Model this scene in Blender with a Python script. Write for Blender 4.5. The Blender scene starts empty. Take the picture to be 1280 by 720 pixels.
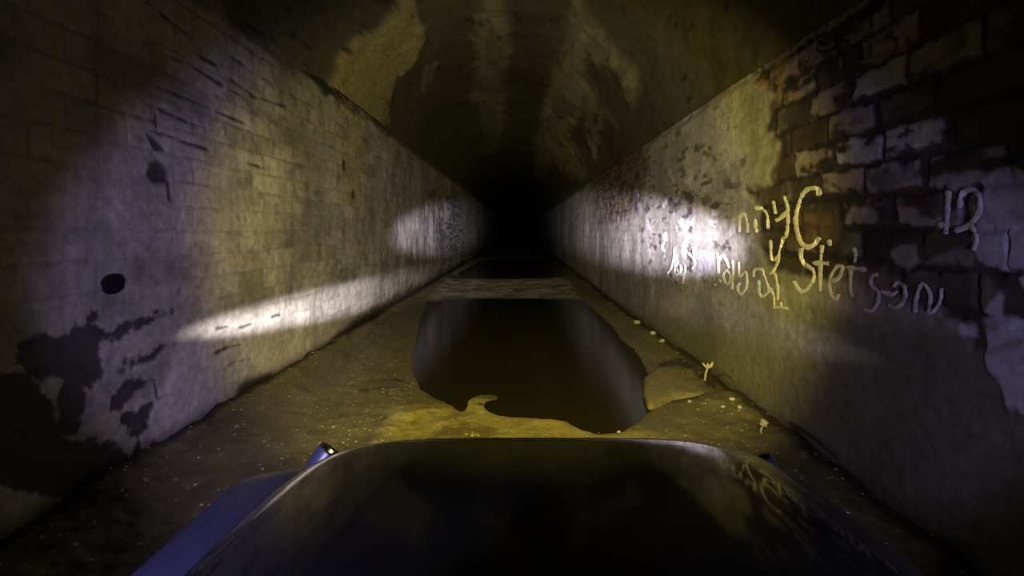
import bpy, bmesh, math, random
import numpy as np
from mathutils import Vector

random.seed(7)
F = 586.0; VX, VY = 650.0, 288.0; H = 0.95          # focal length in px, vanishing point, eye height
XL, XR = -1.51, 1.19                                # wall planes
ZL, ZR = 2.14, 1.78                                 # springing heights
Y0, Y1 = -1.6, 44.0
C = bpy.context.scene.collection

# ------------------------------------------------------------------ numpy helpers
def hsh(x, y, s=0):
    x = x.astype(np.int64); y = y.astype(np.int64)
    h = (x * 374761393 + y * 668265263 + s * 1442695041) & 0xFFFFFFFF
    h = ((h ^ (h >> 13)) * 1274126177) & 0xFFFFFFFF
    h = ((h ^ (h >> 16)) * 2246822519) & 0xFFFFFFFF
    return ((h ^ (h >> 15)) & 0xFFFFFF) / float(0xFFFFFF)
def vn(x, y, s=0):
    xi = np.floor(x); yi = np.floor(y); fx = x - xi; fy = y - yi
    fx = fx * fx * (3 - 2 * fx); fy = fy * fy * (3 - 2 * fy)
    a = hsh(xi, yi, s); b = hsh(xi + 1, yi, s); c = hsh(xi, yi + 1, s); d = hsh(xi + 1, yi + 1, s)
    return (a * (1 - fx) + b * fx) * (1 - fy) + (c * (1 - fx) + d * fx) * fy
def fbm(x, y, s=0, o=4):
    v = 0; a = 0.5; t = 0
    for i in range(o):
        v = v + a * vn(x * 2 ** i, y * 2 ** i, s + i * 17); t += a; a *= 0.55
    return v / t
def ss(a, b, x):
    t = np.clip((x - a) / (b - a), 0, 1); return t * t * (3 - 2 * t)
def seg_d(u, v, pts, closed=False):
    d = np.full(u.shape, 1e9); n = len(pts)
    for i in range(n if closed else n - 1):
        (x0, y0), (x1, y1) = pts[i], pts[(i + 1) % n]
        dx, dy = x1 - x0, y1 - y0; L = dx * dx + dy * dy + 1e-9
        t = np.clip(((u - x0) * dx + (v - y0) * dy) / L, 0, 1)
        d = np.minimum(d, np.hypot(u - x0 - t * dx, v - y0 - t * dy))
    return d
def poly(u, v, pts, soft=3.0, jit=0.0):
    ins = np.zeros(u.shape, bool); n = len(pts)
    for i in range(n):
        (x0, y0), (x1, y1) = pts[i], pts[(i + 1) % n]
        if y0 == y1: continue
        ins ^= ((y0 > v) != (y1 > v)) & (u < (x1 - x0) * (v - y0) / (y1 - y0) + x0)
    d = np.where(ins, 1, -1) * seg_d(u, v, pts, True)
    return ss(-soft, soft, d + jit)
def line(u, v, pts, w=2.0, soft=1.5, jit=0.0):
    return 1 - ss(w - soft, w + soft, seg_d(u, v, pts) + jit)
def blob(u, v, c, rx, ry, soft=0.3, jit=0.0):
    return 1 - ss(1 - soft, 1 + soft, np.hypot((u - c[0]) / rx, (v - c[1]) / ry) + jit)
def sc(pts, ox, oy, k): return [(ox + x / k, oy + y / k) for x, y in pts]
def pix(x, y, z):                                   # where a place lies in the photograph (survey of stains and marks)
    ok = y > 0.4; yy = np.where(ok, y, 1.0)
    return np.where(ok, VX + F * x / yy, -9e3), np.where(ok, VY - F * (z - H) / yy, -9e3)
def mix(c, col, m): return c * (1 - m[..., None]) + np.array(col) * m[..., None]
def mul(c, k): return c * k[..., None]

# ------------------------------------------------------------------ object helpers
def link(o, parent=None):
    C.objects.link(o)
    if parent is not None: o.parent = parent
    return o
def grid_obj(name, P, col, mat, parent=None, flip=False):
    n, m = P.shape[:2]
    me = bpy.data.meshes.new(name)
    idx = np.arange(n * m).reshape(n, m)
    q = np.stack([idx[:-1, :-1], idx[1:, :-1], idx[1:, 1:], idx[:-1, 1:]], -1).reshape(-1, 4)
    if flip: q = q[:, ::-1]
    me.vertices.add(n * m); me.vertices.foreach_set('co', P.reshape(-1).astype(np.float32))
    me.loops.add(q.size); me.loops.foreach_set('vertex_index', q.reshape(-1).astype(np.int32))
    me.polygons.add(len(q)); me.polygons.foreach_set('loop_start', np.arange(0, q.size, 4, dtype=np.int32))
    me.polygons.foreach_set('use_smooth', np.ones(len(q), bool))
    me.update(calc_edges=True); me.validate()
    if col is not None:
        a = me.color_attributes.new('Col', 'FLOAT_COLOR', 'POINT')
        rgba = np.ones((n * m, 4), np.float32); rgba[:, :col.shape[-1]] = col.reshape(n * m, -1)
        a.data.foreach_set('color', rgba.reshape(-1))
    me.materials.append(mat)
    return link(bpy.data.objects.new(name, me), parent)
def mesh_obj(name, bm, mat, parent=None, smooth=True):
    me = bpy.data.meshes.new(name); bmesh.ops.recalc_face_normals(bm, faces=bm.faces[:]); bm.to_mesh(me); bm.free()
    for p in me.polygons: p.use_smooth = smooth
    me.materials.append(mat)
    return link(bpy.data.objects.new(name, me), parent)
def tag(o, label=None, cat=None, group=None, kind=None):
    if label: o['label'] = label
    if cat: o['category'] = cat
    if group: o['group'] = group
    if kind: o['kind'] = kind
    return o

# ------------------------------------------------------------------ materials
def nodes(name):
    m = bpy.data.materials.new(name); m.use_nodes = True
    nt = m.node_tree; b = nt.nodes['Principled BSDF']
    return m, nt, b
def surface_mat(name, rough, bump, scale, spec=0.4, grit=0.0, grit_scale=220.0):
    m, nt, b = nodes(name); N = nt.nodes.new; L = nt.links.new
    at = N('ShaderNodeAttribute'); at.attribute_name = 'Col'
    tc = N('ShaderNodeTexCoord')
    nz = N('ShaderNodeTexNoise'); nz.inputs['Scale'].default_value = scale; nz.inputs['Detail'].default_value = 8
    nz.inputs['Roughness'].default_value = 0.65
    L(tc.outputs['Object'], nz.inputs['Vector'])
    mr = N('ShaderNodeMapRange'); mr.inputs[1].default_value = 0.25; mr.inputs[2].default_value = 0.75
    mr.inputs[3].default_value = 0.62; mr.inputs[4].default_value = 1.38
    L(nz.outputs['Fac'], mr.inputs[0])
    vm = N('ShaderNodeVectorMath'); vm.operation = 'SCALE'
    L(at.outputs['Color'], vm.inputs[0]); L(mr.outputs[0], vm.inputs['Scale'])
    colout = vm.outputs[0]
    if grit > 0:
        vo = N('ShaderNodeTexVoronoi'); vo.inputs['Scale'].default_value = grit_scale; L(tc.outputs['Object'], vo.inputs['Vector'])
        sp = N('ShaderNodeSeparateColor'); L(vo.outputs['Color'], sp.inputs[0])
        g1 = N('ShaderNodeMath'); g1.operation = 'GREATER_THAN'; g1.inputs[1].default_value = 0.94; L(sp.outputs[0], g1.inputs[0])
        g2 = N('ShaderNodeMath'); g2.operation = 'LESS_THAN'; g2.inputs[1].default_value = 0.42; L(vo.outputs['Distance'], g2.inputs[0])
        g3 = N('ShaderNodeMath'); g3.operation = 'MULTIPLY'; L(g1.outputs[0], g3.inputs[0]); L(g2.outputs[0], g3.inputs[1])
        g4 = N('ShaderNodeMath'); g4.operation = 'MULTIPLY'; g4.inputs[1].default_value = grit; L(g3.outputs[0], g4.inputs[0])
        g5 = N('ShaderNodeMath'); g5.operation = 'MULTIPLY'; L(g4.outputs[0], g5.inputs[0]); L(at.outputs['Alpha'], g5.inputs[1])
        mx = N('ShaderNodeMix'); mx.data_type = 'RGBA'
        L(g5.outputs[0], mx.inputs[0]); L(colout, mx.inputs[6]); mx.inputs[7].default_value = (0.75, 0.7, 0.42, 1)
        colout = mx.outputs[2]
    L(colout, b.inputs['Base Color'])
    r2 = N('ShaderNodeMapRange'); r2.inputs[3].default_value = rough - 0.12; r2.inputs[4].default_value = rough + 0.15
    L(nz.outputs['Fac'], r2.inputs[0]); L(r2.outputs[0], b.inputs['Roughness'])
    b.inputs['Specular IOR Level'].default_value = spec
    bp = N('ShaderNodeBump'); bp.inputs['Strength'].default_value = bump; bp.inputs['Distance'].default_value = 0.012
    L(nz.outputs['Fac'], bp.inputs['Height']); L(bp.outputs[0], b.inputs['Normal'])
    return m
def simple_mat(name, col, rough, spec=0.5, metal=0.0, coat=0.0, noise=0.0, nscale=30.0):
    m, nt, b = nodes(name); N = nt.nodes.new; L = nt.links.new
    b.inputs['Base Color'].default_value = (*col, 1); b.inputs['Roughness'].default_value = rough
    b.inputs['Specular IOR Level'].default_value = spec; b.inputs['Metallic'].default_value = metal
    b.inputs['Coat Weight'].default_value = coat
    tc = N('ShaderNodeTexCoord'); nz = N('ShaderNodeTexNoise'); nz.inputs['Scale'].default_value = nscale; nz.inputs['Detail'].default_value = 6
    L(tc.outputs['Object'], nz.inputs['Vector'])
    mx = N('ShaderNodeMix'); mx.data_type = 'RGBA'
    mx.inputs[6].default_value = (*[c * (1 - noise) for c in col], 1); mx.inputs[7].default_value = (*[min(1, c * (1 + noise)) for c in col], 1)
    L(nz.outputs['Fac'], mx.inputs[0]); L(mx.outputs[2], b.inputs['Base Color'])
    r2 = N('ShaderNodeMapRange'); r2.inputs[3].default_value = max(0.02, rough * 0.8); r2.inputs[4].default_value = rough * 1.25
    L(nz.outputs['Fac'], r2.inputs[0]); L(r2.outputs[0], b.inputs['Roughness'])
    return m

M_wall = surface_mat('brick_and_render', 0.62, 0.35, 26.0, 0.35)  # wall colours carry painted darkness towards the far end
M_ceil = surface_mat('damp_vault_lining', 0.8, 0.4, 14.0, 0.2)
M_floor = surface_mat('wet_gritty_mud', 0.5, 0.5, 30.0, 0.4, grit=1.0, grit_scale=75.0)
M_paint = simple_mat('worn_cream_paint', (0.66, 0.62, 0.48), 0.6, 0.3, noise=0.45, nscale=45.0)
M_hood = simple_mat('glossy_black_paint', (0.006, 0.006, 0.005), 0.075, 0.36, noise=0.3)
M_blue = simple_mat('blue_paint', (0.022, 0.026, 0.052), 0.38, 0.5, noise=0.15)
M_dark = simple_mat('dark_plastic', (0.012, 0.012, 0.012), 0.55, 0.3, noise=0.2)
M_lens = simple_mat('chrome_reflector', (0.75, 0.75, 0.8), 0.2, 0.5, metal=1.0, noise=0.1)
M_rubber = simple_mat('tyre_rubber', (0.015, 0.015, 0.014), 0.8, 0.2, noise=0.3)
M_stone = simple_mat('pale_stone', (0.62, 0.58, 0.42), 0.6, 0.4, noise=0.3, nscale=60)
M_slab = surface_mat('broken_concrete', 0.6, 0.5, 30.0, 0.4, grit=0.6, grit_scale=95.0)
M_sprout = simple_mat('pale_stalk', (0.62, 0.56, 0.36), 0.6, 0.3, noise=0.2)
M_hole = simple_mat('dark_pipe_bore', (0.012, 0.010, 0.010), 0.9, 0.1, noise=0.3)
def water_mat():
    m, nt, b = nodes('murky_water'); N = nt.nodes.new; L = nt.links.new
    tc = N('ShaderNodeTexCoord'); nz = N('ShaderNodeTexNoise'); nz.inputs['Scale'].default_value = 5.0; nz.inputs['Detail'].default_value = 2
    L(tc.outputs['Object'], nz.inputs['Vector'])
    cr = N('ShaderNodeMix'); cr.data_type = 'RGBA'; cr.inputs[6].default_value = (0.020, 0.017, 0.006, 1); cr.inputs[7].default_value = (0.034, 0.029, 0.010, 1)
    L(nz.outputs['Fac'], cr.inputs[0]); L(cr.outputs[2], b.inputs['Base Color'])
    b.inputs['Specular IOR Level'].default_value = 0.14; b.inputs['Roughness'].default_value = 0.13; b.inputs['IOR'].default_value = 1.33
    bp = N('ShaderNodeBump'); bp.inputs['Strength'].default_value = 0.05; bp.inputs['Distance'].default_value = 0.02
    L(nz.outputs['Fac'], bp.inputs['Height']); L(bp.outputs[0], b.inputs['Normal'])
    return m
M_water = water_mat()

# ------------------------------------------------------------------ survey: marks on the left wall (photo pixels)
Z0 = lambda p: sc(p, 0, 0, 2.4)
Z1 = lambda p: sc(p, 0, 280, 2.4)
Z2 = lambda p: sc(p, 800, 0, 2.4)
Z3 = lambda p: sc(p, 400, 0, 2.4)
SPALLS_SHADE = [Z1(p) for p in (
    [(60,360),(130,335),(190,340),(250,308),(290,260),(300,262),(290,300),(330,318),(400,298),(520,266),(400,310),(350,350),(310,362),(322,440),(305,480),(262,500),(255,600),(238,640),(200,640),(185,600),(190,520),(200,470),(160,450),(130,470),(90,440),(60,420)],
    [(338,442),(360,428),(450,388),(545,350),(465,396),(402,440),(386,466),(450,458),(470,470),(430,500),(400,520),(380,540),(350,582),(335,560),(345,520),(380,480),(384,452),(352,452)],
    [(370,572),(455,538),(440,582),(428,640),(420,690),(470,640),(480,700),(430,740),(390,720),(408,650),(380,600)],
    [(-20,460),(100,450),(190,640),(330,650),(420,720),(300,820),(-20,800)],  # bottom-left corner: spalling plus darkness from missing light, painted in
)]
STAIN_LOW = [(286,535),(297,510),(294,487),(303,474),(330,465),(350,470),(383,460),(400,440),(425,416),(445,398),(470,380),(500,366),(540,345),(600,316),(600,345),(480,402),(380,465)]
CRACKS = [Z0(p) for p in (
    [(490,165),(570,195),(650,245),(740,300)], [(575,155),(650,195)], [(475,260),(540,290),(600,312),(660,340),(730,370)],
    [(420,300),(470,325),(560,365),(640,390)], [(430,385),(500,405),(560,430),(625,450)], [(465,335),(472,380)],
    [(445,405),(465,442),(492,450)], [(505,540),(512,600)], [(740,490),(795,505)], [(440,5),(520,70),(560,100)], [(660,150),(730,195)], [(690,235),(760,290),(860,320)])] + [Z1(p) for p in (
    [(650,388),(690,368),(720,362)], [(672,434),(705,415),(742,405)], [(815,278),(838,272)], [(645,315),(685,308)], [(720,312),(750,300)], [(470,480),(476,525),(505,510)])]
SCRATCH = [Z0(p) for p in ([(575,495),(650,512),(718,527)], [(562,595),(545,635)], [(545,650),(535,690)], [(570,685),(555,718)])]

def wall_left(Y, Z):
    u, v = pix(np.full(Y.shape, XL), Y, Z)
    n1 = fbm(Y * 1.3, Z * 1.3, 1); n2 = fbm(Y * 5, Z * 5, 2); n3 = fbm(Y * 17, Z * 17, 3, 3)
    st = fbm(Y * 9, Z * 0.9, 4)
    jit = (n2 - .5) * 16 + (n3 - .5) * 12
    # brick coursing under the lime coat
    row = np.floor((Z - .95) / .112 + (n1 - .5) * .35); fz = (Z - .95) / .112 + (n1 - .5) * .35 - row
    cy = (Y + .12 * (row % 2)) / .24 + (n2 - .5) * .2; colm = np.floor(cy); fy = cy - colm
    rnd = hsh(row, colm, 5)
    dz = np.minimum(fz, 1 - fz) * .112; dy = np.minimum(fy, 1 - fy) * .24
    mort = 1 - ss(.003, .010, np.minimum(dz, dy * 1.3 + .002))
    c = np.zeros(Y.shape + (3,)) + np.array([.40, .365, .285])
    c = mul(c, .40 + 1.15 * n1 * (.45 + 1.1 * n2)) ; c = mul(c, .68 + .62 * st); c = mul(c, .9 + .2 * rnd)
    upper = ss(300, 60, v + (n1 - .5) * 120)                       # coat thinner towards the vault
    brk = np.clip(upper * 1.1 + ss(.56, .72, n1) * .5, 0, 1) * ss(330, 230, np.abs(u - 300) * .2 + v)
    brk = np.clip(brk + .5 * ss(420, 360, v), 0, 1)
    c = mul(c, 1 - .42 * mort * brk * ss(.38, .58, n2))
    c = mul(c, 1 - .4 * upper * n2)
    c = mix(c, [.16, .135, .10], ss(.5, .75, fbm(Y * 2.6, Z * 3.2, 11)) * upper * .85)
    # rough pocked band of bricks in the far bright patch, pale runs beside it
    dk = poly(u, v, [(532,232),(566,240),(578,262),(576,318),(545,312),(540,270)], 5, jit * .5)
    c = mix(c, [.10, .09, .10], dk * ss(.38, .6, n3 * .5 + fbm(Y * 6, Z * 30, 8) * .5))
    runs = poly(u, v, [(425,205),(465,190),(560,250),(560,330),(440,380),(420,330)], 14, jit) * ss(.56, .7, fbm(Y * 16, Z * 3.0, 9))
    c = mix(c, [.62, .58, .47], runs * .85)
    pits = ss(.62, .72, fbm(Y * 11, Z * 13, 12, 4)) * ss(230, 330, u) * ss(440, 360, v)
    c = mul(c, 1 - .3 * pits)
    # smooth pale render low down
    low = poly(u, v, [(225,425),(330,395),(440,350),(470,345),(470,375),(425,420),(385,455),(300,480),(292,512),(212,568),(195,500)], 8, jit)
    c = mix(c, [.66, .61, .50], low * .8)
    # dark spalls, stains, open joints and painted shade at lower left
    sp = np.zeros(Y.shape)
    jr = (n2 - .5) * 14 + (fbm(Y * 20, Z * 26, 16) - .5) * 20 + (fbm(Y * 55, Z * 60, 17, 2) - .5) * 7
    for p in SPALLS_SHADE: sp = np.maximum(sp, poly(u, v, p, 2.5, jr))
    c = mix(c, [.035, .030, .028], sp * .93)
    sl = poly(u, v, STAIN_LOW, 5, jit * .7); c = mix(c, [.055, .045, .02], sl * .95)
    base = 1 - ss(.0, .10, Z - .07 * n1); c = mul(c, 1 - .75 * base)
    ck = np.zeros(Y.shape)
    for p in CRACKS: ck = np.maximum(ck, line(u, v, p, 1.4 + 1.6 * 0, 1.3, (n3 - .45) * 5))
    ck = np.maximum(ck, blob(u, v, (198, 216), 11, 13, .4, (n3 - .5) * 1.1)); ck = np.maximum(ck, poly(u, v, Z0([(440,400),(462,410),(500,452),(470,455)]), 2, jit * .2))
    c = mix(c, [.03, .026, .025], ck * .92)
    for p in SCRATCH: c = mix(c, [.62, .56, .42], line(u, v, p, 1.6, 1.2, (n3 - .5) * 3) * .8)
    c = mul(c, 1 - .55 * blob(u, v, (160, 385), 45, 30, .9, (n2 - .5)) * n2)
    rough = poly(u, v, [(415,95),(450,120),(455,200),(445,260),(425,250),(420,180)], 8, jit)
    c = mix(c, [.46, .40, .18], rough * ss(.35, .6, n3 * .6 + n2 * .4) * .7); c = mix(c, [.06, .05, .03], rough * ss(.6, .7, fbm(Y * 8, Z * 8, 14)))
    notch = poly(u, v, [(385,88),(412,98),(424,118),(405,122)], 3, jit * .3); c = mix(c, [.02, .018, .012], notch * .9)
    bm_ = ss(.4, .62, hsh(row, colm, 15)) * ss(250, 300, u) * ss(500, 430, u) * ss(470, 380, v); c = mul(c, 1 - .24 * bm_)
    c = mul(c, 1 - .6 * ss(9, 24, Y))  # colour darkens with distance, painting in the fall-off of light
    off = (n1 - .5) * .035 + (n2 - .5) * .014 + (n3 - .5) * .005 - .003 * mort * brk - .006 * sp - .008 * ck - .004 * pits
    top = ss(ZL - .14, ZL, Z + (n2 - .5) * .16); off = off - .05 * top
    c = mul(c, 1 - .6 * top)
    return off, c

HOLE = (F * XL / (142 - VX), H - (355 - VY) * (F * XL / (142 - VX)) / F)

# ------------------------------------------------------------------ right wall
EXPOSED = [(935,90),(985,50),(1060,-10),(1400,-20),(1400,420),(1210,440),(1190,400),(1060,352),(960,340),(938,300),(945,262),(932,238),(962,232),(972,180),(950,160),(962,120)]
PALE = [(1063,108),(1092,185),(1180,160)]
MIDB = [(1060,220),(1105,212),(1150,208),(1060,250),(1110,244),(1150,240),(1110,268),(1135,275),(1070,268),(1030,30),(1060,40),(1105,68),(1010,42),(1130,90),(1000,92),(1095,70),(1060,285),(1022,190),(1005,120),(985,75),(1125,30),(1160,215),(1165,250),(1022,60),(1080,150)]
WHITE = [[(1212,262),(1225,232),(1238,215),(1262,205),(1290,225),(1300,330),(1250,338),(1222,325),(1210,300)],
         [(1222,395),(1250,362),(1300,340),(1300,500),(1262,498),(1235,470),(1228,430)],
         [(1180,400),(1215,405),(1222,425),(1190,425)], [(1240,475),(1300,480),(1300,560),(1262,530)]]
KNOB = [(1122,306),(1140,308),(1142,325),(1128,338),(1110,330),(1108,315)]
def wall_right(Y, Z):
    u, v = pix(np.full(Y.shape, XR), Y, Z)
    n1 = fbm(Y * 1.3, Z * 1.3, 31); n2 = fbm(Y * 5, Z * 5, 32); n3 = fbm(Y * 17, Z * 17, 33, 3)
    st = fbm(Y * 10, Z * 0.8, 34)
    jit = (n2 - .5) * 22 + (n3 - .5) * 14
    rz = (Z - .955) / .112 + (n2 - .5) * .12; row = np.floor(rz); fz = rz - row
    ry = (Y + .12 * (row % 2)) / .25 + (hsh(row, row * 0, 44) - .5) * .5 + (n2 - .5) * .08; colm = np.floor(ry); fy = ry - colm
    rnd = hsh(row, colm, 35)
    dz = np.minimum(fz, 1 - fz) * .112; dy = np.minimum(fy, 1 - fy) * .25
    edge = np.minimum(dz, dy) + (n3 - .5) * .026 + (n2 - .5) * .03 + (fbm(Y * 40, Z * 40, 47, 2) - .5) * .012
    mort = 1 - ss(.008, .014, edge)
    ex = poly(u, v, EXPOSED, 6, jit)
    patch = poly(u, v, [(735,225),(770,190),(800,172),(812,200),(795,262),(745,285)], 6, jit * .8)
    ex2 = np.maximum(ex, patch * .9)
    # smooth render
    c = np.zeros(Y.shape + (3,)) + np.array([.37, .345, .265])
    c = mul(c, .42 + 1.1 * n1 * (.5 + 1.0 * n2)); c = mul(c, .72 + .55 * st)
    c = mul(c, 1 - .12 * mort)
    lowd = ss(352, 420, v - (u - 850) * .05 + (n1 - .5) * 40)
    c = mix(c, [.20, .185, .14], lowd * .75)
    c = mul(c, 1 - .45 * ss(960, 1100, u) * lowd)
    # bare brick
    b = np.zeros(Y.shape + (3,)) + np.array([.046, .037, .030])
    b = mul(b, .55 + .9 * rnd * .6 + .4 * n2)
    wash = ss(.52, .72, fbm(Y * 7 + rnd * 9, Z * 9, 36) * .75 + rnd * .28)
    b = mix(b, [.19, .165, .14], wash * .6)
    red = ss(.55, .8, hsh(row, colm, 39)) * ss(.35, .6, n2)
    b = mix(b, [.075, .048, .032], red * .6)
    def brick_at(lst):
        k = np.zeros(Y.shape)
        for (pu, pv) in lst:
            yy = F * XR / (pu - VX); zz = H - (pv - VY) * yy / F
            d = np.hypot((Y - yy), (Z - zz)); j = np.unravel_index(np.argmin(d), d.shape)
            k = np.maximum(k, (row == row[j]) & (colm == colm[j]))
        return k
    mid = brick_at(MIDB); b = mix(b, [.30, .245, .215], mid * ss(.40, .56, fbm(Y * 13, Z * 24, 48)) * .9)
    pal = brick_at(PALE); b = mix(b, [.46, .44, .42], pal * ss(.30, .42, fbm(Y * 13, Z * 24, 49)) * .9)
    b = mix(b, [.028, .024, .022], mort * .93)
    rust = poly(u, v, [(925,110),(960,75),(1000,95),(985,125),(945,130)], 10, jit); b = mix(b, [.24, .14, .06], rust * ss(.4, .62, n3) * .8)
    b = mix(b, [.23, .16, .075], patch * ss(.38, .6, fbm(Y * 9, Z * 22, 38)) * .8)
    rst2 = poly(u, v, [(990,270),(1040,268),(1042,300),(1000,308)], 8, jit * .6); b = mix(b, [.17, .10, .04], rst2 * .6)
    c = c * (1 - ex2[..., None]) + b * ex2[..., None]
    tan = poly(u, v, [(1040,330),(1095,335),(1120,352),(1100,378),(1050,375),(1035,350)], 8, jit * .5); c = mix(c, [.25, .18, .13], tan * .6)
    tan2 = poly(u, v, [(825,372),(850,370),(866,380),(855,395),(828,392)], 7, jit * .3); c = mix(c, [.5, .42, .3], tan2 * .6)
    # flakes and pits in the bright rendered zone
    hot = poly(u, v, [(795,240),(850,215),(925,225),(940,300),(900,345),(845,360),(805,330)], 14, jit)
    chip = hot * ss(.61, .68, fbm(Y * 7, Z * 20, 40, 3)); lite = hot * ss(.60, .70, fbm(Y * 8 + 7, Z * 10, 41, 3))
    c = mix(c, [.66, .63, .56], lite * .8); c = mix(c, [.06, .055, .05], chip * .85)
    chip2 = ss(.69, .74, fbm(Y * 6 + 3, Z * 16, 46, 3)) * (1 - ex2) * ss(330, 250, v); c = mix(c, [.07, .06, .04], chip2 * .7)
    gp = poly(u, v, [(868,312),(895,315),(893,342),(870,340)], 4, jit * .2); c = mix(c, [.40, .38, .36], gp)
    wh = np.zeros(Y.shape)
    for p in WHITE[:1]: wh = np.maximum(wh, poly(u, v, p, 2.5, jit * .35))
    for p in WHITE[1:]: wh = np.maximum(wh, poly(u, v, p, 3, jit * .9) * ss(.36, .5, fbm(Y * 14, Z * 14, 42, 3)))
    c = mix(c, [.40, .39, .40], wh * .88)
    c = mix(c, [.30, .27, .25], poly(u, v, KNOB, 2.5, jit * .15) * .9)
    c = mix(c, [.24, .21, .19], poly(u, v, [(1145,330),(1170,318),(1195,310),(1215,318),(1210,332),(1180,330)], 2.5, jit * .2) * .7)
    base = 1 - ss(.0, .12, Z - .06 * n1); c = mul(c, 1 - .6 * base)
    jl = line(u, v, [(985,530),(1010,545),(1045,572)], 2.2, 2, (n3 - .5) * 3); jl = np.maximum(jl, line(u, v, [(918,490),(940,505),(962,525)], 2.0, 2, (n3 - .5) * 3))
    jl = np.maximum(jl, .7 * line(u, v, [(893,470),(905,468),(912,473)], 1.2, 1.2, 0))
    c = mix(c, [.03, .026, .02], jl * .9)
    c = mul(c, 1 - .6 * ss(8, 22, Y))  # far stretch darkened in colour to stand for fading lamplight
    off = (n1 - .5) * .03 + (n2 - .5) * .010 + (n3 - .5) * .004 - .012 * ex2 - .009 * mort * ex2 + (rnd - .5) * .004 * ex2 - .004 * chip + .004 * wh - .01 * jl
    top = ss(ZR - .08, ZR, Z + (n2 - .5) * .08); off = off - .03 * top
    return off, c

# ------------------------------------------------------------------ build the walls
def ysteps(xw):
    xs = abs(xw); y = F * xs / 660.0; out = []
    while y < 9.0:
        out.append(y); y += min(max(1.7 * y * y / (F * xs), .0035), .028)
    while y < Y1:
        out.append(y); y *= 1.025
    pre = list(np.arange(Y0, out[0] - .02, .05))
    return np.array(pre + out + [Y1])
def make_wall(name, xw, ztop, fn, sgn, parent=None):
    ys = ysteps(xw); zs = np.linspace(-.12, ztop, int((ztop + .12) / .0095))
    Y, Z = np.meshgrid(ys, zs, indexing='ij')
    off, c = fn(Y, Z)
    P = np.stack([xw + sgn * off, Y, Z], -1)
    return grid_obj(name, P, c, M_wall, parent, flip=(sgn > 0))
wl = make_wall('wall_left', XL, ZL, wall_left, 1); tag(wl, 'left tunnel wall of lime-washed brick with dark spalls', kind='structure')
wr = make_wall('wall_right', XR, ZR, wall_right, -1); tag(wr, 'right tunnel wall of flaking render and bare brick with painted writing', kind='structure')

# weep hole in the left wall
def weep():
    bm = bmesh.new(); n = 40; rings = []
    for k, d in ((1.0, -.012), (.97, .011), (.85, .0105), (.4, .010), (.02, .010)):
        rings.append([bm.verts.new((XL + WO + d, HOLE[0] + .045 * k * (1 + .05 * math.sin(3 * t) + .04 * math.sin(7 * t)) * math.cos(t), HOLE[1] + .040 * k * (1 + .05 * math.sin(2 * t + 1)) * math.sin(t))) for t in [2 * math.pi * i / n for i in range(n)]])
    for a, b in zip(rings[:-1], rings[1:]):
        for i in range(n): bm.faces.new((a[i], a[(i + 1) % n], b[(i + 1) % n], b[i]))
    return mesh_obj('weep_hole', bm, M_hole, wl)
WO = float(wall_left(np.array([[HOLE[0]]]), np.array([[HOLE[1]]]))[0][0, 0])
tag(weep(), 'round dark drain hole in the left wall')

# ------------------------------------------------------------------ vault
CEIL_A = [(512,-8),(531,33),(521,75),(496,96),(483,137),(478,190),(440,175),(412,110),(420,75),(440,50),(470,35),(492,10),(498,-8)]
CEIL_B = [(596,-5),(633,-5),(640,62),(629,96),(633,158),(612,190),(606,154),(588,121),(600,75),(594,46)]
CEIL_C = Z3([(785,-10),(800,60),(850,90),(900,170),(960,215),(940,330),(895,215),(800,170),(790,220),(850,330),(825,470),(790,340),(740,400),(805,520),(770,540),(700,490),(650,520),(640,440),(670,300),(715,180),(750,60),(765,-10)])
STREAKS = [Z3(p) for p in ([(810,400),(830,480)], [(650,510),(690,550)], [(860,330),(890,380)], [(320,200),(310,270)], [(345,190),(330,240)])]
def vault():
    ys = ysteps(1.35)[::1]; ys = ys[(np.arange(len(ys)) % 2 == 0) | (ys > 9)]
    th = np.linspace(0, math.pi, 190)
    Y, T = np.meshgrid(ys, th, indexing='ij')
    cx = (XL + XR) / 2; hw = (XR - XL) / 2 + .05
    x = cx + hw * np.cos(T); t = (x - XL) / (XR - XL); zs = ZL + (ZR - ZL) * t - .02
    s = T * 1.6
    n1 = fbm(Y * 1.1, s * 1.1, 51); n2 = fbm(Y * 4, s * 4, 52); n3 = fbm(Y * 14, s * 14, 53, 3)
    rise = 1.18 + (n1 - .5) * .12
    z = zs + rise * np.sin(T)
    u, v = pix(x, Y, z)
    jit = (n2 - .5) * 26 + (n3 - .5) * 12
    c = np.zeros(Y.shape + (3,)) + np.array([.095, .086, .045])
    c = mul(c, .7 + .6 * n1)
    a = poly(u, v, CEIL_A, 5, jit * .5); b = poly(u, v, CEIL_B, 7, jit * .6); k = poly(u, v, CEIL_C, 7, jit * .45)
    vein = ss(.35, .65, fbm(Y * 1.6, s * 9, 55))
    c = mix(c, [.34, .30, .12], a * (.55 + .45 * n3)); c = mix(c, [.22, .20, .10], b * .85 * (.55 + .45 * vein)); c = mix(c, [.27, .245, .125], k * (.5 + .5 * vein))
    for p in STREAKS: c = mix(c, [.22, .20, .10], line(u, v, p, 3, 2.5, (n3 - .5) * 4) * .6)
    c = mix(c, [.06, .055, .03], poly(u, v, [(640,-5),(690,-5),(678,110),(668,200),(640,190)], 12, jit) * .6)
    pit = ss(.72, .78, fbm(Y * 5, s * 10, 57, 3)); c = mul(c, 1 - .6 * pit)
    c = mul(c, 1 - .5 * ss(9, 24, Y))  # unlit distance painted into the vault colour
    lift = .035 * a + .03 * b + .03 * k + (n2 - .5) * .03 + (n3 - .5) * .008
    P = np.stack([x - np.cos(T) * lift, Y, z - np.sin(T) * lift], -1)
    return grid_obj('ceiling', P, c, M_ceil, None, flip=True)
tag(vault(), 'rough arched tunnel vault with pale patches', kind='structure')

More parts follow.
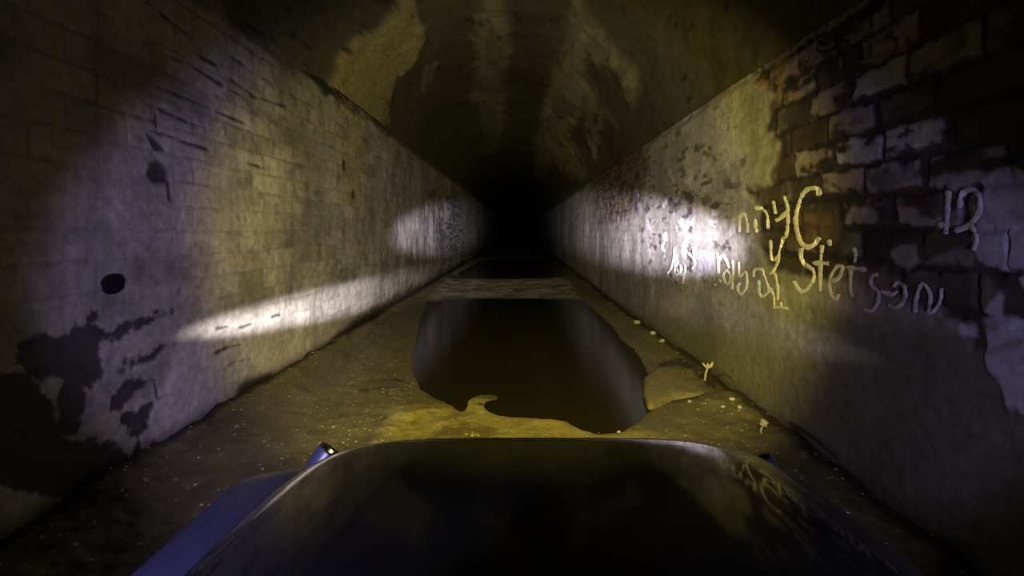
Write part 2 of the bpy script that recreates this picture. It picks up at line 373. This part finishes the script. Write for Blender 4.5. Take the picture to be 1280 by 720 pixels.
# far end wall, coloured near black to stand for unlit distance
def end_wall(name, y):
    bm = bmesh.new(); pts = [(XL - .1, -.1), (XR + .1, -.1)] + [((XL + XR) / 2 + 1.45 * math.cos(t), 1.96 - .14 * math.cos(t) + 1.3 * math.sin(t)) for t in np.linspace(0, math.pi, 24)]
    bm.faces.new([bm.verts.new((x, y, z)) for x, z in pts])
    return tag(mesh_obj(name, bm, simple_mat('unlit_black', (.002, .002, .002), .95, .05), None, False), kind='structure')
end_wall('wall_back', Y1 - .05)

# ------------------------------------------------------------------ floor and water
PUD = [(535,378),(529,400),(524,430),(521,460),(530,482),(547,493),(566,502),(577,508),(582,496),(600,489),(622,489),(630,497),(622,504),(610,507),(622,514),(650,518),(690,519),(708,522),(728,533),(750,539),(775,536),(796,523),(808,510),(806,500),(803,486),(806,472),(800,456),(788,438),(772,425),(764,412),(750,398),(736,385),(718,376),(660,374),(590,374)]
PUD2 = [(566,346),(600,327),(640,323),(692,323),(706,344),(690,347),(620,348)]
PUD3 = [(612,317),(640,314),(690,314),(694,319),(650,320)]
def floor_xy(u, v):
    y = F * H / (v - VY); return (u - VX) * y / F, y
def floor_z(X, Y):
    u, v = pix(X, Y, np.zeros(X.shape))
    n1 = fbm(X * 1.5, Y * 1.5, 61); n2 = fbm(X * 6, Y * 6, 62); n3 = fbm(X * 22, Y * 22, 63, 3)
    jit = ((n2 - .5) * 10 + (n3 - .5) * 6) * np.clip((v - VY) / 200, .05, 1)
    sf = np.clip((v - VY) / 60, .25, 3.0)
    w = poly(u, v, PUD, 3.0 * sf, jit * .7)
    w = np.maximum(w, np.maximum(poly(u, v, PUD2, 1.5, jit * .3), poly(u, v, PUD3, 1.0, 0)))
    z = .012 + (n1 - .35) * .03 + (n2 - .5) * .014 + (n3 - .5) * .014
    z = z + .05 * ss(.35, .0, np.minimum(X - XL, XR - X)) * (.5 + n2)
    ridge = poly(u, v, [(560,352),(600,344),(705,346),(722,372),(600,374),(540,372)], 5, jit); z = z + .018 * ridge
    sand = poly(u, v, [(560,510),(590,492),(640,512),(700,520),(745,540),(800,540),(830,560),(470,560),(490,520)], 10, jit); z = z + .012 * sand * (.3 + n2)
    rip = np.sin((v - .25 * u) * .22 + n1 * 12) * poly(u, v, [(440,420),(515,395),(520,490),(450,520),(330,560),(330,520)], 20, jit); z = z + .004 * rip
    near = np.maximum(poly(u, v, PUD, 26 * sf, 0), poly(u, v, PUD2, 8, 0))
    z = np.maximum(z * (1 - .85 * ss(0, .5, near)), .0025) * (1 - w) - .03 * w
    return z, w, u, v, n1, n2, n3, jit, ridge, sand
def floor():
    ys = []; y = .9
    while y < 9: ys.append(y); y += min(max(1.6 * y * y / (F * H), .008), .03)
    while y < Y1: ys.append(y); y *= 1.025
    ys = np.array(list(np.arange(Y0, .9, .06)) + ys + [Y1]); xs = np.linspace(XL - .08, XR + .08, 330)
    Y, X = np.meshgrid(ys, xs, indexing='ij')
    z, w, u, v, n1, n2, n3, jit, ridge, sand = floor_z(X, Y)
    c = np.zeros(Y.shape + (3,)) + np.array([.17, .142, .055])
    c = mul(c, .30 + .55 * n1 + .45 * n2 + .5 * (n3 - .3))
    c = mix(c, [.62, .53, .16], sand * np.clip(.25 + .6 * n2 + .6 * (n3 - .35), 0, 1)); c = mix(c, [.12, .09, .03], sand * ss(.58, .7, n1 * .4 + n2 * .6) * .7)
    c = mix(c, [.50, .47, .38], ridge * ss(.3, .75, n2 * .6 + n3 * .4)); c = mix(c, [.2, .19, .14], poly(u, v, [(600,324),(625,319),(700,319),(700,324),(640,325)], 2, 0) * .8); c = mix(c, [.5, .47, .38], poly(u, v, [(560,345),(600,322),(612,322),(590,345)], 3, 0) * .6)
    rl = poly(u, v, [(735,378),(760,390),(800,415),(870,470),(1000,560),(940,570),(880,510),(810,470),(775,420)], 10, jit); c = mix(c, [.20, .175, .09], rl * .6 * n2 * 1.6)
    lw = poly(u, v, [(480,402),(540,372),(530,400),(420,470),(300,560),(210,590),(300,520)], 10, jit); c = mix(c, [.10, .08, .035], lw * .55)
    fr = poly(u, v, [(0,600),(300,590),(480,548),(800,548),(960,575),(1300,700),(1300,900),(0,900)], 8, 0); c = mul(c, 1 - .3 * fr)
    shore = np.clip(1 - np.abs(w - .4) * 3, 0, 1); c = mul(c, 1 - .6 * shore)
    crk_shade = np.zeros(Y.shape)
    for p in ([(478,478),(495,476),(510,481)], [(450,492),(480,490),(492,488)], [(600,506),(630,515),(660,519),(700,519)]): crk_shade = np.maximum(crk_shade, line(u, v, p, 1.3, 1.2, (n3 - .5) * 3))
    for p in ([(826,460),(850,461),(880,483),(893,496)], [(798,510),(822,505),(845,504),(870,502)]): crk_shade = np.maximum(crk_shade, line(u, v, p, 2.6, 2, (n3 - .5) * 4))  # shadow gaps along the slab edges, painted as dark lines
    c = mix(c, [.03, .025, .012], crk_shade * .85)
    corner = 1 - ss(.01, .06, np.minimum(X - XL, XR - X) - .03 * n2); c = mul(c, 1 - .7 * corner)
    c = mul(c, 1 - .7 * ss(8, 20, Y))  # floor colour darkened far off, standing for lack of light
    g = np.clip(1.1 - ridge - w, 0, 1) * ss(9, 4, Y) * ss(.35, .6, n1 * .5 + n2 * .5)
    g = np.maximum(g, poly(u, v, [(300,600),(380,500),(470,430),(520,470),(560,520),(470,560)], 20, jit) * .9)
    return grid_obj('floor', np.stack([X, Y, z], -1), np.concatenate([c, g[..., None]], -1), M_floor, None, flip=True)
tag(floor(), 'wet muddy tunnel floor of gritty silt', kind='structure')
def water(name, pts, grow, label):
    g = [floor_xy(*p) for p in pts]; x0 = max(XL + .12, min(p[0] for p in g) - grow); x1 = min(XR - .12, max(p[0] for p in g) + grow); y0 = min(p[1] for p in g) - grow; y1 = max(p[1] for p in g) + grow
    bm = bmesh.new(); n = 40
    vs = [bm.verts.new(((x0 + x1) / 2 + (x1 - x0) / 2 * math.copysign(abs(math.cos(t)) ** .45, math.cos(t)), (y0 + y1) / 2 + (y1 - y0) / 2 * math.copysign(abs(math.sin(t)) ** .45, math.sin(t)), 0)) for t in [2 * math.pi * k / n for k in range(n)]]
    bm.faces.new(vs)
    return tag(mesh_obj(name, bm, M_water, None, False), label, 'puddle')
water('puddle', PUD, .06, 'large dark still puddle across the floor just ahead of the black bonnet')
water('puddle', PUD2, .05, 'small dark puddle farther down the tunnel, behind the pale bar of silt')

# ------------------------------------------------------------------ painted writing on the right wall
def smooth(pts, step=1.3):
    P = [np.array(p, float) for p in pts]
    if len(P) == 2: Q = [P[0] + (P[1] - P[0]) * t for t in np.linspace(0, 1, max(3, int(np.hypot(*(P[1] - P[0])) / step)))]; return np.array(Q)
    E = [2 * P[0] - P[1]] + P + [2 * P[-1] - P[-2]]; Q = []
    for i in range(1, len(E) - 2):
        n = max(2, int(np.hypot(*(E[i + 1] - E[i])) / step))
        for j in range(n):
            t = j / n; a, b, c, d = E[i - 1], E[i], E[i + 1], E[i + 2]
            Q.append(.5 * (2 * b + (c - a) * t + (2 * a - 5 * b + 4 * c - d) * t * t + (3 * b - a - 3 * c + d) * t ** 3))
    Q.append(P[-1]); return np.array(Q)
def writing(strokes, width, label, mat):
    bm = bmesh.new(); ns = 5
    for si, s in enumerate(strokes):
        Q = smooth(s); T = np.gradient(Q, axis=0); T /= np.linalg.norm(T, axis=1)[:, None] + 1e-9; Nn = np.stack([-T[:, 1], T[:, 0]], -1)
        n = len(Q); arc = np.arange(n) * 1.3
        w = width * (.55 + .9 * fbm(arc * .16 + si * 31, arc * 0 + si, 71, 3)); w[0] *= .6; w[-1] *= .6
        e1 = (fbm(arc * .5, arc * 0 + 9.5 + si, 72, 2) - .5) * width * .7; e2 = (fbm(arc * .5, arc * 0 + 19.5 + si, 73, 2) - .5) * width * .9
        rows = []
        for k in range(ns):
            t = k / (ns - 1) * 2 - 1; o = t * w + (e1 if t < 0 else e2) * abs(t)
            uv = Q + Nn * o[:, None]
            y = F * XR / (uv[:, 0] - VX); z = H - (uv[:, 1] - VY) * y / F
            for _k in range(4):
                off = wall_right(y[:, None], z[:, None])[0][:, 0]
                y = F * (XR - off - .007) / (uv[:, 0] - VX); z = H - (uv[:, 1] - VY) * y / F
            rows.append([bm.verts.new((XR - off[i] - (.0075 if abs(t) < .99 else .004), y[i], z[i])) for i in range(n)])
        for a, b in zip(rows[:-1], rows[1:]):
            for i in range(n - 1): bm.faces.new((a[i], a[i + 1], b[i + 1], b[i]))
    return tag(mesh_obj('graffiti', bm, mat, wr), label)
GA = lambda p: sc(p, 900, 220, 4); GB = lambda p: sc(p, 820, 270, 6.54); GC = lambda p: sc(p, 1020, 290, 5.54); GD = lambda p: sc(p, 1040, 200, 2.57)
M_paint2 = simple_mat('worn_grey_paint', (0.55, 0.50, 0.45), 0.7, 0.2, noise=0.5, nscale=45.0)
M_paint3 = simple_mat('faint_tan_paint', (0.22, 0.185, 0.14), 0.7, 0.2, noise=0.5, nscale=45.0)
writing([GA(p) for p in ([(92,195),(94,280)], [(92,205),(115,188),(130,220),(134,285)], [(172,215),(175,258),(183,283)], [(172,160),(205,162),(232,195),(238,265)],
    [(262,125),(275,190)], [(315,100),(335,165),(300,210),(275,222)], [(335,165),(336,250),(326,298),(308,312)])], 2.3, 'cream painted letters n n y above the second line of writing', M_paint)
writing([GA(p) for p in ([(490,100),(488,66),(440,65),(405,100),(380,180),(375,230),(395,320),(430,355),(470,340),(495,305)], [(543,318),(546,350)])], 2.9, 'large cream painted letter C with a dot', M_paint)
writing([GA(p) for p in ([(405,360),(400,400),(420,440),(460,470),(465,510),(440,555),(405,578),(380,555),(365,525)], [(508,345),(500,430),(495,575)], [(462,435),(545,437)])], 2.7, 'cream painted letters S t that begin the word Stetson', M_paint)
writing([GC(p) for p in ([(100,340),(150,320),(175,250),(140,240),(100,300),(85,370),(100,440),(130,465),(155,425)], [(258,110),(270,160),(262,210)], [(200,245),(350,262)], [(235,260),(235,420),(262,440)],
    [(430,290),(385,305),(375,360),(425,420),(415,500),(375,545),(328,530)], [(530,380),(560,350),(605,380),(610,450),(570,510),(520,520),(495,500)], [(440,410),(520,430),(560,405)],
    [(680,560),(685,470),(720,365),(755,375),(785,450),(770,565)], [(770,565),(815,540),(855,470),(862,390)])], 2.6, 'dull painted letters e t s o n that end the word Stetson', M_paint2)
writing([GA(p) for p in ([(250,320),(252,390),(265,420),(285,400)], [(315,312),(295,375),(285,430),(260,480),(245,490)], [(250,490),(270,490),(285,560),(285,620)], [(245,560),(265,600),(268,655)], [(262,660),(300,655),(342,668)], [(300,630),(303,655)],
    [(165,505),(170,470),(210,470),(215,500)], [(190,520),(195,590),(215,600),(240,570),(220,500)], [(90,430),(95,500),(125,480),(132,540),(115,582),(95,588),(85,555),(98,532)])]
    + [GB(p) for p in ([(495,300),(505,380),(505,470)], [(470,560),(492,570)], [(515,520),(532,545)], [(510,360),(540,320),(570,370),(592,430)], [(570,440),(545,480),(560,540),(590,550),(605,500),(580,450),(570,440)], [(620,360),(625,450),(615,600)])],
    1.9, 'cream painted word before Stetson, with a tail under its last letter', M_paint)
writing([GB(p) for p in ([(145,260),(140,340),(120,420),(90,470)], [(152,390),(150,470),(180,470),(165,430)], [(190,390),(202,430),(190,480),(230,460),(235,400)], [(260,300),(300,350),(310,400),(290,430)], [(300,270),(305,340)], [(220,480),(215,560)], [(170,150),(210,140),(255,165)], [(60,210),(45,260),(70,290)])],
    1.6, 'small white painted letters in the brightly lit patch of wall', M_paint)
writing([GD(p) for p in ([(370,98),(368,160),(362,238)], [(340,207),(378,207)], [(405,155),(413,112),(440,95),(468,113),(470,160),(440,205),(392,228)], [(440,205),(462,250),(450,290)])], 3.6, 'grey painted number 12 beside a white flaking patch', M_paint2)
writing([Z2(p) for p in ([(498,122),(500,165),(490,180)], [(520,92),(540,142),(582,130)], [(612,112),(680,92),(680,50)], [(700,130),(757,118),(745,158),(650,190)], [(600,170),(600,205)], [(760,160),(800,140)])], 2.4, 'faint tan painted strokes high on the bare brick', M_paint3)

# ------------------------------------------------------------------ stones, slab and stalks beside the puddle
def wz(u, v):
    x, y = floor_xy(u, v); return x, y, float(floor_z(np.array([[x]]), np.array([[y]]))[0][0, 0])
def stone(u, v, r, label, seed):
    x, y, z = wz(u, v); x = min(x, XR - r - .03)
    z = float(floor_z(np.array([[x]]), np.array([[y]]))[0][0, 0])
    bm = bmesh.new(); bmesh.ops.create_icosphere(bm, subdivisions=3, radius=r); rr = random.Random(seed)
    ax = [Vector((rr.uniform(-1, 1), rr.uniform(-1, 1), rr.uniform(-1, 1))).normalized() for _ in range(9)]; lim = [rr.uniform(.62, .95) * r for _ in ax]
    for w in bm.verts:
        for a, l in zip(ax, lim):
            d = w.co.dot(a)
            if d > l: w.co -= a * (d - l)
        w.co.z *= .72; w.co.x *= 1.15
    lo = min(w.co.z for w in bm.verts)
    o = mesh_obj('stone', bm, M_stone, None, False); o.location = (x, y, z - lo - .004)
    return tag(o, label, 'stone', 'pale stones on the floor along the right wall')
for a in ((801, 411, .030, 'pale stone at the right wall foot, farthest of the three along it'),
          (819, 427, .024, 'pale stone at the right wall foot, middle of the three along it'),
          (838, 436, .022, 'pale stone at the right wall foot, nearest of the three along it'),
          (797, 513, .010, 'tiny pale stone on the near right rim of the large puddle'),
          (749, 541, .008, 'tiny pale stone on the yellow sand at the near tip of the large puddle'),
          (774, 541, .009, 'tiny pale stone between the near puddle rim and the black bonnet'),
          (862, 508, .009, 'tiny pale stone just in front of the broken slab'),
          (915, 516, .013, 'pale stone in the grit between the broken slab and the round-headed stalk'),
          (925, 527, .011, 'pale stone in the grit closest to the round-headed stalk'),
          (904, 521, .010, 'pale stone in the grit on the side nearest the broken slab')):
    stone(*a, seed=int(a[0]))

def slab():
    top = [(806,478),(826,464),(850,465),(868,479),(888,495),(866,501),(840,503),(815,512),(806,500)]
    g = [floor_xy(*p) for p in top]; n = len(g); bm = bmesh.new()
    Q = smooth(g + [g[0]], .02)[:-1]; n = len(Q); c = Q.mean(0); rings = []
    for k, zz in ((1.0, -.02), (1.03, .020), (1.0, .034), (.85, .040), (.6, .043), (.3, .044)):
        rings.append([bm.verts.new((*(c + (q - c) * (k + .012 * math.sin(i * .7))), zz + .004 * math.sin(i * .31 + k * 5))) for i, q in enumerate(Q)])
    for a, b in zip(rings[:-1], rings[1:]):
        for i in range(n): bm.faces.new((a[i], a[(i + 1) % n], b[(i + 1) % n], b[i]))
    bm.faces.new(rings[-1])
    o = mesh_obj('broken_slab', bm, M_slab, None)
    a = o.data.color_attributes.new('Col', 'FLOAT_COLOR', 'POINT')
    for d in a.data: d.color = (.24, .20, .09, .8)
    return tag(o, 'flat broken slab of muddy concrete between the large puddle and the right wall', 'slab')
slab()
def tube(bm, pts, radii, n=8):
    rings = []
    for i, p in enumerate(pts):
        p = Vector(p); d = (Vector(pts[min(i + 1, len(pts) - 1)]) - Vector(pts[max(i - 1, 0)])).normalized()
        a = d.orthogonal().normalized(); b = d.cross(a)
        rings.append([bm.verts.new(p + radii[i] * (a * math.cos(2 * math.pi * k / n) + b * math.sin(2 * math.pi * k / n))) for k in range(n)])
    for r, s in zip(rings[:-1], rings[1:]):
        for k in range(n): bm.faces.new((r[k], r[(k + 1) % n], s[(k + 1) % n], s[k]))
    bm.faces.new(rings[0]); bm.faces.new(rings[-1])
def stalk(name, bu, bv, build, label):
    x, y, z = wz(bu, bv)
    if x > XR - .06: x = XR - .06
    z = float(floor_z(np.array([[x]]), np.array([[y]]))[0][0, 0])
    bm = bmesh.new(); build(bm); o = mesh_obj(name, bm, M_sprout); o.location = (x, y, z - .004)
    return tag(o, label, 'plant')
def forked(bm):
    tube(bm, [(0, 0, 0), (.005, 0, .04), (.016, 0, .075)], [.007, .006, .006])
    tube(bm, [(.014, 0, .07), (.0, 0, .09), (-.016, .0, .108)], [.006, .007, .003])
    tube(bm, [(.014, 0, .07), (.038, 0, .088), (.05, 0, .112)], [.006, .011, .005])
    tube(bm, [(.014, 0, .072), (.018, 0, .095), (.02, .0, .105)], [.005, .008, .003])
stalk('sprout', 881, 486, forked, 'pale forked stalk standing at the foot of the right wall behind the broken slab')
def capped(bm):
    tube(bm, [(0, 0, 0), (-.004, 0, .02), (.004, 0, .036)], [.0045, .004, .0045])
    m = bmesh.ops.create_icosphere(bm, subdivisions=3, radius=.017)
    for w in m['verts']:
        w.co.z *= 1.1; w.co.x += .004 * math.sin(w.co.z * 300); w.co += Vector((.010, 0, .05))
stalk('sprout', 952, 556, capped, 'pale stalk with a lumpy round head near the right front corner of the bonnet')

# ------------------------------------------------------------------ the vehicle under the camera
veh = link(bpy.data.objects.new('vehicle', None)); veh.location = (.03, .2, 0)
tag(veh, 'off-road vehicle with glossy black bonnet and blue fenders filling the foreground', 'vehicle')
def vpart(o):
    o.parent = veh; o.matrix_parent_inverse = veh.matrix_world.inverted()
    o.location = Vector(o.location) - Vector((0, 0, 0)); return o
VO = np.array([.03, .2, 0.])
def hood():
    # rounded-rectangle plan, rolled edges: concentric rings from skirt to middle
    xl, xr, yf, yb = -.385, .455, .765, -.75
    cxm, r = (xl + xr) / 2, .13
    def outline(ins):
        a, b, f, k = xl + ins, xr - ins, yf - ins, yb; rr = max(r - ins, .02); pts = []
        for t in np.linspace(0, 1, 26): pts.append((a, k + (f - rr - k) * t))
        for t in np.linspace(math.pi, math.pi / 2, 18)[1:]: pts.append((a + rr + rr * math.cos(t), f - rr + rr * math.sin(t)))
        for t in np.linspace(0, 1, 26)[1:]: pts.append((a + rr + (b - a - 2 * rr) * t, f))
        for t in np.linspace(math.pi / 2, 0, 18)[1:]: pts.append((b - rr + rr * math.cos(t), f - rr + rr * math.sin(t)))
        for t in np.linspace(0, 1, 26)[1:]: pts.append((b, f - rr + (k - f + rr) * t))
        return np.array(pts)
    R = .055; rings = []
    def height(p, d):
        roll = 0 if d >= R else R - math.sqrt(max(0, R * R - (R - d) ** 2))
        return .650 - .024 * max(0, (p[1] - .435) / .33) ** 2 - roll - .08 * abs((p[0] - cxm) / .42) ** 4.5
    prof = [(0, -.13), (0, -.06)] + [(R * (1 - math.cos(a)), None) for a in np.linspace(0, math.pi / 2, 12)] + [(d, None) for d in (.075, .10, .14, .18, .24, .30, .36, .405)]
    for d, sk in prof:
        o = outline(d); rings.append([[p[0], p[1], height(p, d) + (sk or 0)] for p in o])
    P = np.array(rings) - VO
    return grid_obj('bonnet', P, None, M_hood, veh, flip=False)
hood()
def fender(side, x_in, x_out, yf, zt):
    prof = [(x_in, zt + .012), (x_in + (x_out - x_in) * .35, zt + .01), (x_in + (x_out - x_in) * .8, zt + .002), (x_out - side * .004, zt - .006), (x_out, zt - .016), (x_out - side * .004, zt - .07), (x_out - side * .02, zt - .10)]
    ys = np.concatenate([np.linspace(-.7, yf - .10, 20), yf - .10 + .10 * np.sin(np.linspace(0, math.pi / 2, 12))[1:]])
    P = []
    for y in ys:
        t = max(0, (y - (yf - .10)) / .10); drop = .09 * (1 - math.sqrt(max(0, 1 - t * t)))
        pull = .07 * (1 - math.sqrt(max(0, 1 - t * t)))
        P.append([[x - (pull * side if abs(x - x_in) > .05 else 0), y, z - drop] for x, z in prof])
    return grid_obj('fender', np.array(P) - VO, None, M_blue, veh, flip=(side > 0))
fender(-1, -.34, -.468, .85, .545)
fender(1, .41, .515, .74, .520)
def pod(cx, cy, cz, side):
    # bullet-shaped lamp housing, open and dark at the inner rear with a bright reflector
    bm = bmesh.new(); n = 20; L = .085; rings = []
    ax = Vector((side * -.55, .30, .72)).normalized(); a = ax.orthogonal().normalized(); b = ax.cross(a); c0 = Vector((cx, cy, cz)) - Vector(VO)
    for t, r in ((-.075, .004), (-.066, .010), (-.045, .016), (-.02, .020), (.0, .022), (.004, .021), (-.012, .018)):
        rings.append([bm.verts.new(c0 + ax * t + r * (a * math.cos(2 * math.pi * k / n) + b * math.sin(2 * math.pi * k / n))) for k in range(n)])
    for r, s in zip(rings[:-1], rings[1:]):
        for k in range(n): bm.faces.new((r[k], r[(k + 1) % n], s[(k + 1) % n], s[k]))
    bm.faces.new(rings[0])
    o = mesh_obj('headlamp', bm, M_blue, veh)
    bm = bmesh.new(); rings = []
    for t, r in ((.000, .019), (-.010, .016), (-.018, .010), (-.022, .003)):
        rings.append([bm.verts.new(c0 + ax * t + r * (a * math.cos(2 * math.pi * k / n) + b * math.sin(2 * math.pi * k / n))) for k in range(n)])
    for r, s in zip(rings[:-1], rings[1:]):
        for k in range(n): bm.faces.new((r[k], r[(k + 1) % n], s[(k + 1) % n], s[k]))
    bm.faces.new(rings[-1])
    mesh_obj('reflector', bm, M_lens, o)
    bm = bmesh.new(); tube(bm, [tuple(c0 + Vector((0, -.03, -.01))), tuple(c0 + Vector((side * -.0, -.04, -.07)))], [.012, .014], 10)
    mesh_obj('bracket', bm, M_dark, o)
pod(-.325, .80, .572, -1)
pod(.405, .79, .558, 1)
def box(name, x0, x1, y0, y1, z0, z1, mat, bev=.03):
    bm = bmesh.new(); bmesh.ops.create_cube(bm, size=1)
    for w in bm.verts: w.co = Vector(((x0 + x1) / 2 + w.co.x * (x1 - x0), (y0 + y1) / 2 + w.co.y * (y1 - y0), (z0 + z1) / 2 + w.co.z * (z1 - z0))) - Vector(VO)
    bmesh.ops.bevel(bm, geom=bm.edges[:], offset=bev, segments=3, profile=.5, affect='EDGES')
    return mesh_obj(name, bm, mat, veh)
box('body', -.30, .37, -.74, .70, .16, .53, M_dark)
def wheel(x, y):
    bm = bmesh.new(); n = 36; prof = [(.06, -.05), (.13, -.055), (.175, -.06), (.195, -.045), (.20, 0), (.195, .045), (.175, .06), (.13, .055), (.06, .05)]; rings = []
    for r, o in prof: rings.append([bm.verts.new(Vector((x + o, y + r * math.cos(2 * math.pi * k / n), .205 + r * math.sin(2 * math.pi * k / n))) - Vector(VO)) for k in range(n)])
    for r, s in zip(rings[:-1], rings[1:]):
        for k in range(n): bm.faces.new((r[k], r[(k + 1) % n], s[(k + 1) % n], s[k]))
    bm.faces.new(rings[0]); bm.faces.new(rings[-1]); mesh_obj('wheel', bm, M_rubber, veh)
for x in (-.385, .445):
    for y in (.50, -.50): wheel(x, y)

# ------------------------------------------------------------------ lamps
def spot(name, loc, target, half, power, col, blend=.3, sx=1, sy=1, radius=.02):
    l = bpy.data.lights.new(name, 'SPOT'); l.energy = power; l.color = col; l.spot_size = 2 * math.radians(half); l.spot_blend = blend; l.shadow_soft_size = radius
    o = link(bpy.data.objects.new(name, l)); o.location = loc
    d = Vector(target) - Vector(loc); o.rotation_euler = d.to_track_quat('-Z', 'Y').to_euler(); o.scale = (sx, sy, 1)
    return o
PUR = (.50, .43, 1.0); YEL = (1.0, .84, .20); WHT = (.90, .85, 1.0); BLU = (.78, .72, 1.0)
spot('flood_lamp_left', (-.42, -.15, .74), (-.42, 5, .74), 35.5, 104, PUR, .25, 1, .88)
spot('flood_lamp_right', (.47, -.15, .74), (.47, 5, .60), 35, 28, PUR, .25, 1, .88)
spot('amber_lamp', (0, -.15, 1.24), (0, 5, .70), 34.5, 320, YEL, .4)
spot('beam_lamp_left', (-.40, -.12, .76), (-1.51, 9.6, .99), 5.4, 9000, BLU, 1.0, 1, .72)
spot('beam_lamp_right', (.44, -.12, .76), (1.19, 4.9, .93), 8.6, 8500, BLU, 1.0, 1, .62)
spot('low_beam_left', (-.31, .83, .60), (-1.4, 4.0, .36), 26.5, 1000, WHT, .9, 1, .11)
spot('low_beam_right', (.38, .79, .60), (1.1, 2.9, .42), 30, 26, WHT, .8, 1, .13)

w = bpy.data.worlds.new('tunnel_air'); bpy.context.scene.world = w; w.use_nodes = True
w.node_tree.nodes['Background'].inputs[0].default_value = (.5, .42, .2, 1); w.node_tree.nodes['Background'].inputs[1].default_value = .003

cam = bpy.data.cameras.new('camera'); co = link(bpy.data.objects.new('camera', cam)); co.location = (0, 0, H); co.rotation_euler = (math.pi / 2, 0, 0)
cam.sensor_width = 36; cam.lens = F / 1280 * 36; cam.shift_x = -(VX - 640) / 1280; cam.shift_y = -(360 - VY) / 1280; cam.clip_start = .02; cam.clip_end = 200
spot('far_fill_light', (0, -.15, 1.12), (.0, 16, 1.7), 13, 900, YEL, 1.0)  # added amber fill without a visible source, lifts the far darkness
s = bpy.context.scene; s.camera = co
s.view_settings.view_transform = 'Standard'; s.view_settings.look = 'None'; s.view_settings.exposure = 0; s.view_settings.gamma = 1
